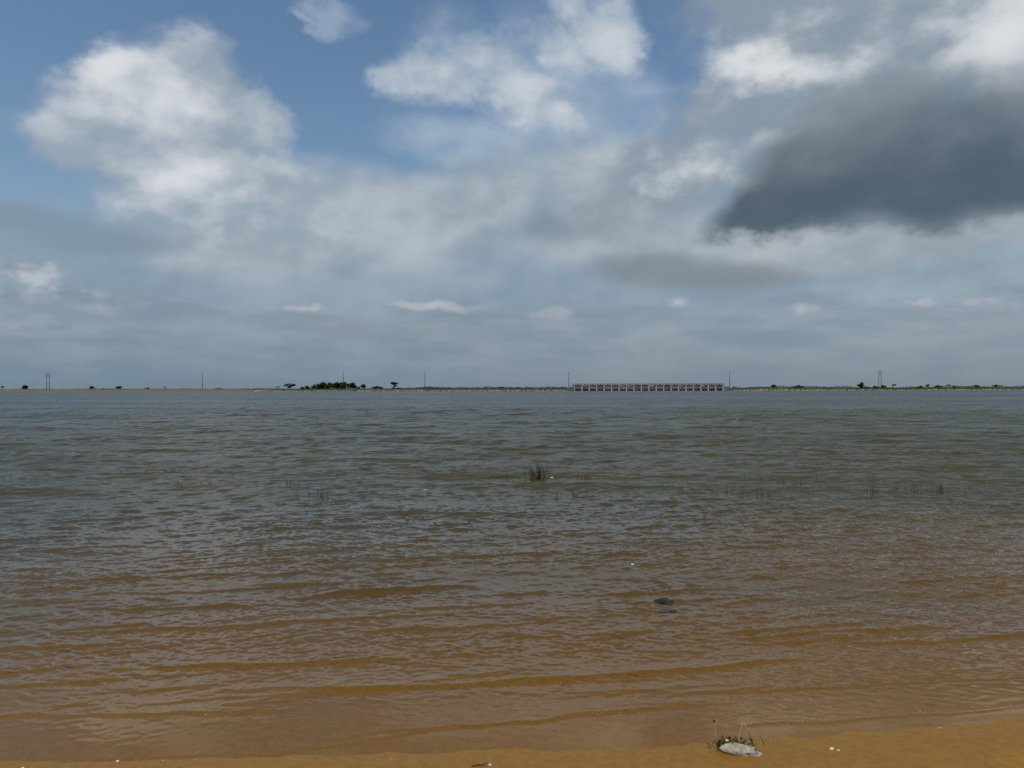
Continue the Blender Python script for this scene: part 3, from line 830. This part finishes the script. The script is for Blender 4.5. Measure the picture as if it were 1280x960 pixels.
# ------------------------------------------------------------------ reeds in the water
def blades(n, spread, h, lean, seed, width=.006, z0=-.4, crook=.0):
    rr = random.Random(seed); mb = MB()
    for i in range(n):
        bx, by = rr.gauss(0, spread[0]), rr.gauss(0, spread[1])
        hh = h * rr.uniform(.45, 1.0); az = rr.uniform(0, 6.28); l = lean * rr.uniform(.2, 1.0) * hh
        tx, ty = math.cos(az) * l, math.sin(az) * l
        w = width * rr.uniform(.7, 1.3)
        pts = [(bx - tx * .1, by - ty * .1, z0), (bx, by, 0), (bx + tx * .35, by + ty * .35, hh * .55), (bx + tx, by + ty, hh * (1 - crook * rr.random()))]
        mb.tube(pts, [w, w, w * .8, w * .2], 3)
    return mb
def build_reeds():
    x, y = at_ground(670, 601)
    r = link('reed_tuft', None, loc=(x, y, 0))
    tag(r, 'tall bushy tuft of green brown reeds standing in the water', 'reeds')
    z0 = gz(x, y)
    link('green_blades', blades(32, (.075, .06), .37, .42, 1, .0065, z0).mesh('green_blades', M_REED), r)
    link('dry_blades', blades(18, (.07, .05), .34, .5, 2, .006, z0).mesh('dry_blades', M_REEDDRY), r)
    spots = [(655, 604, 12, .25, .14), (604, 597, 10, .35, .09), (633, 598, 6, .15, .10), (733, 597, 16, .16, .14), (722, 595, 8, .12, .10),
             (700, 623, 10, .10, .15), (720, 620, 14, .16, .15), (736, 618, 6, .1, .13), (798, 596, 4, .04, .14),
             (405, 622, 16, .14, .13), (393, 620, 6, .05, .11), (360, 607, 12, .12, .13), (372, 606, 5, .05, .1), (288, 598, 7, .06, .12),
             (318, 595, 14, .22, .10), (240, 606, 16, .3, .09), (225, 607, 7, .12, .07), (183, 590, 22, .55, .09), (206, 590, 18, .35, .10), (222, 589, 10, .2, .08), (150, 593, 10, .3, .07),
             (905, 616, 16, .25, .13), (925, 612, 20, .35, .14), (945, 621, 26, .3, .14), (965, 620, 10, .2, .10), (985, 604, 18, .25, .13), (970, 602, 6, .1, .1),
             (838, 609, 14, .3, .09), (860, 611, 8, .25, .08), (882, 607, 5, .1, .12), (1020, 613, 10, .3, .09), (1040, 611, 8, .2, .08), (1088, 616, 22, .16, .15),
             (1128, 613, 10, .2, .10), (1158, 614, 24, .22, .15), (1172, 613, 8, .15, .12), (1200, 612, 7, .3, .08), (1248, 608, 6, .3, .07), (5, 600, 8, .2, .09), (1005, 600, 5, .3, .1), (940, 600, 5, .2, .12)]
    rr = random.Random(77)
    i = 0
    for px, py, n, sp, h in spots:
        parts = max(1, round(sp / .11))
        for q in range(parts):
            x, y = at_ground(px, py)
            x += 0 if parts == 1 else (q - (parts - 1) / 2) * sp * 2.2 / parts + rr.uniform(-.05, .05)
            y += rr.uniform(-.08, .08)
            m_ = max(3, round(n / parts)); s_ = min(sp, .055)
            o = link('reed_clump', blades(m_, (s_, s_ * .5), h * rr.uniform(.9, 1.2), .35, 30 + i, .0034, gz(x, y)).mesh('reed_clump', M_REED if i % 3 else M_REEDDRY), None, (x, y, 0))
            if px < 450: lab, grp = 'short thin reed stems poking from the water off the sandy bare bank', 'reed clumps off the bare sandy bank'
            elif px < 810: lab, grp = 'short thin reed stems in the water close around the tall bushy reed tuft', 'reed clumps around the tall tuft'
            else: lab, grp = 'short thin reed stems in the long straggling row over the shallow bar', 'reed clumps along the shallow bar'
            tag(o, lab, 'reeds', grp)
            i += 1
build_reeds()

# ------------------------------------------------------------------ stone and weed washed up at the water's edge
def lump(name, dims, material, seed, amp=.18, sub=4, freq=3.0, flat=None):
    bm = bmesh.new(); bmesh.ops.create_icosphere(bm, subdivisions=sub, radius=1.0)
    co = np.array([v.co[:] for v in bm.verts])
    n = fbm(co[:, 0] * freq + seed, co[:, 1] * freq + co[:, 2] * 2.3 * freq / 3, 4, seed) + .6 * fbm(co[:, 2] * freq * 1.7, co[:, 0] * freq - seed, 4, seed + 3)
    n = np.where(n < 0, n * 1.6, n)
    for v, k in zip(bm.verts, n):
        v.co *= 1 + amp * 2 * k
        if flat is not None: v.co.z = max(v.co.z, -flat)
        v.co = Vector((v.co.x * dims[0], v.co.y * dims[1], v.co.z * dims[2]))
    me = bpy.data.meshes.new(name); bm.to_mesh(me); bm.free()
    me.polygons.foreach_set('use_smooth', [True] * len(me.polygons)); me.materials.append(material)
    return me
def build_washed_up():
    m, h, out = mat('chalky_stone')
    p = h.new('ShaderNodeBsdfPrincipled'); co = h.new('ShaderNodeTexCoord').outputs['Object']
    n1 = h.noise(co, 38.0, 6.0, .65); n2 = h.noise(co, 130.0, 4.0, .6)
    c = h.mix(h.ss(n1, .35, .65), (.24, .22, .15), (.43, .40, .33))
    c = h.mix(h.ss(n2, .58, .70), c, (.20, .19, .12))
    h.put(p.inputs['Base Color'], c); h.put(p.inputs['Roughness'], .85)
    b = h.new('ShaderNodeBump'); h.put(b.inputs['Distance'], .004); h.put(b.inputs['Height'], h.add(n1, h.mul(n2, .5))); h.nt.links.new(b.outputs[0], p.inputs['Normal'])
    h.nt.links.new(p.outputs[0], out.inputs[0])
    x, y = at_ground(926, 936, .02)
    z = gz(x, y)
    st = link('chalky_stone', lump('chalky_stone', (.088, .036, .024), m, 4, .16, 4, 2.4, .75), None, (x, y, max(z, 0) + .008), (R(8), R(9), R(-10)))
    tag(st, 'rough whitish stone lying on wet sand at the water edge', 'stone')
    wl = [simple('weed_leaf', (.16, .15, .035), .6, .5, 60.0, trans=(.10, .10, .02)), simple('weed_leaf_dark', (.045, .038, .018), .7, .4, 60.0)]
    st_m = simple('dry_stalk', (.42, .30, .17), .7, .25, 80.0); bud_m = simple('seed_head', (.03, .022, .015), .8, .3, 90.0)
    wx, wy = x - .035, y + .045
    r = link('washed_up_weed', None, loc=(wx, wy, max(gz(wx, wy), 0)))
    tag(r, 'small uprooted green weed with two bent dry stalks behind the whitish stone', 'plant')
    rr = random.Random(9)
    for nm, mt, n in (('leaves', wl[0], 70), ('dark_leaves', wl[1], 60)):
        mb = MB()
        for i in range(n):
            bx, by = rr.gauss(0, .040), rr.gauss(0, .016)
            az = rr.uniform(0, 6.28); l = rr.uniform(.012, .036); up = rr.uniform(.004, .038)
            ex, ey = bx + math.cos(az) * l, by + math.sin(az) * l * .7
            px_, py_ = -math.sin(az) * .005, math.cos(az) * .005
            zb = rr.uniform(0, .022)
            mb.quad_mesh([(bx, by, zb), ((bx + ex) / 2 + px_, (by + ey) / 2 + py_, zb + up * .7), (ex, ey, zb + up), ((bx + ex) / 2 - px_, (by + ey) / 2 - py_, zb + up * .6)], [(0, 1, 2), (0, 2, 3)])
        for i in range(14 if nm == 'leaves' else 20):
            bx, by = rr.gauss(0, .045), rr.gauss(0, .015); az = rr.uniform(0, 6.28); l = rr.uniform(.02, .05)
            mb.tube([(bx, by, 0), (bx + math.cos(az) * l * .5, by + math.sin(az) * l * .4, rr.uniform(.02, .04)), (bx + math.cos(az) * l, by + math.sin(az) * l * .6, rr.uniform(.0, .05))], [.0016, .0013, .0006], 4)
        link(nm, mb.mesh(nm, mt), r)
    s1 = link('dry_stalk', MB().tube([(-.062, 0, 0), (-.066, .002, .05), (-.071, .004, .095), (-.073, .004, .128)], [.0024, .0021, .0018, .0014], 6).mesh('dry_stalk', st_m, True), r)
    link('seed_head', lump('seed_head', (.005, .005, .006), bud_m, 3, .1, 2), s1, (-.0745, .004, .120))
    s2 = link('dry_stalk', MB().tube([(.028, 0, 0), (.036, .002, .045), (.044, .004, .078), (.055, .006, .112), (.058, .006, .114), (.070, .004, .088), (.085, .0, .056)], [.0024, .0022, .002, .0018, .0018, .0017, .0015], 6).mesh('dry_stalk', st_m, True), r)
    link('stalk_tip', MB().tube([(.085, 0, .056), (.092, -.002, .03), (.093, -.004, .004), (.088, -.006, -.006)], [.0016, .0022, .0018, .0012], 6).mesh('stalk_tip', bud_m, True), s2)
    link('white_petals', lump('white_petals', (.008, .006, .0035), simple('white_petal', (.72, .70, .58), .7, .1, 90.0), 7, .3, 3), r, (-.020, -.008, .040))
    # small things on the wet sand and afloat
    pale = simple('pale_pebble', (.62, .58, .50), .7, .2, 60.0); dark = simple('dark_wood', (.030, .024, .018), .6, .4, 40.0)
    for px, py, s, mt, lab in ((148, 944, .006, pale, 'small pale pebble on the wet sand at the water edge'),
                               (1038, 932, .008, pale, 'pale pebble on the sand near the whitish stone'),
                               (1046, 934, .005, pale, 'tiny pale pebble touching the larger pebble near the whitish stone'),
                               (612, 951, .006, pale, 'tiny pale shell bit beside a dark twig on the sand'),
                               (30, 953, .006, pale, 'tiny pale pebble alone on the dry sand strip')):
        X, Y = at_ground(px, py, .02)
        o = link('pebble', lump('pebble', (s * 1.3, s, s * .7), mt, int(px), .15, 3), None, (X, Y, max(gz(X, Y), 0) + s * .3))
        tag(o, lab, 'pebble', 'pale pebbles on the sand')
    X, Y = at_ground(599, 954, .02); zt = gz(X, Y)
    o = link('twig', MB().tube([(-.035, 0, .004), (-.01, .004, .009), (.012, .008, .006), (.034, .016, .012)], [.0022, .003, .0025, .0012], 6).mesh('twig', dark, True), None, (X, Y, zt))
    tag(o, 'short dark twig lying on the sand', 'twig')
    X, Y = at_ground(829, 752)
    o = link('dark_stone', lump('dark_stone', (.075, .05, .022), simple('wet_dark_stone', (.045, .043, .040), .9, .4, 20.0, spec=.05), 12, .2, 4, 2.6), None, (X, Y, .002), (0, R(6), R(10)))
    tag(o, 'dark wet stone just breaking the surface of the shallow water', 'stone')
    X, Y = at_ground(790, 707)
    o = link('floating_fleck', lump('floating_fleck', (.013, .010, .008), simple('white_fleck', (.80, .80, .78), .5, .1, 60.0), 15, .25, 3), None, (X, Y, .012))
    tag(o, 'bright white fleck floating alone on open brown water', 'fleck', 'white flecks afloat')
    X, Y = at_ground(690, 598)
    o = link('floating_fleck', lump('floating_fleck', (.03, .02, .012), bpy.data.materials['white_fleck'], 16, .25, 3), None, (X, Y, .012))
    tag(o, 'pale fleck floating just beside the tall reed tuft', 'fleck', 'white flecks afloat')
    X, Y = at_ground(531, 614)
    lf = MB().quad_mesh([(-.045, 0, .012), (-.02, -.022, .016), (.02, -.02, .02), (.05, 0, .03), (.02, .022, .02), (-.02, .022, .016), (0, 0, .035)],
                        [(0, 1, 6), (1, 2, 6), (2, 3, 6), (3, 4, 6), (4, 5, 6), (5, 0, 6)])
    lf.quad_mesh([(v[0], v[1], v[2] - .006) for v in lf.v], [tuple(reversed(f)) for f in lf.f])
    o = link('floating_leaf', lf.mesh('floating_leaf', simple('yellow_green_leaf', (.30, .34, .04), .5, .2, 40.0)), None, (X, Y, 0))
    tag(o, 'small yellow green leaf floating on the open water', 'leaf')
build_washed_up()

# ------------------------------------------------------------------ golden beads in place of sun glints along the last wavelets
def build_glint_beads():
    rr = random.Random(21)
    ico = bmesh.new(); bmesh.ops.create_icosphere(ico, subdivisions=1, radius=1.0)
    iv = [v.co.copy() for v in ico.verts]; fi = [[v.index for v in f.verts] for f in ico.faces]; ico.free()
    m = simple('glint_gold', (.66, .56, .38), .25, .15, 90.0, spec=.6)  # pale gold colour imitates the sparkle of sun on the crests
    lines = [((0, 891), (330, 888), 60), ((380, 862), (660, 848), 60), ((640, 855), (1000, 826), 130), ((440, 917), (800, 888), 130), ((960, 903), (1280, 882), 150),
             ((900, 860), (1280, 840), 70), ((60, 950), (640, 947), 70), ((850, 938), (1280, 898), 60)]
    pts = []
    for a, b, n in lines:
        for _ in range(n):
            u = rr.random(); c = .5 + .5 * math.sin(u * 23 + a[0]); 
            if rr.random() > .25 + .75 * c: continue
            pts.append(at_ground(a[0] + (b[0] - a[0]) * u, a[1] + (b[1] - a[1]) * u + rr.gauss(0, 1.6)))
    P = np.array(pts)
    H, DX, DY, dep, lost = water_height(P[:, :1].copy(), P[:, 1:].copy(), np.full((len(P), 1), .006))
    Z = np.maximum(H[:, 0], ground_z(P[:, 0], P[:, 1]))
    mb = MB()
    for (x, y), z in zip(pts, Z):
        r = rr.uniform(.0006, .0017) * (2 if rr.random() < .06 else 1)
        mb.quad_mesh([(x + v.x * r, y + v.y * r, z + v.z * r * .8) for v in iv], fi)
    o = link('glint_beads', mb.mesh('glint_beads', m, True)); o['kind'] = 'stuff'
    tag(o, 'tiny golden white beads standing in for glints along the last wavelets', 'foam')
build_glint_beads()
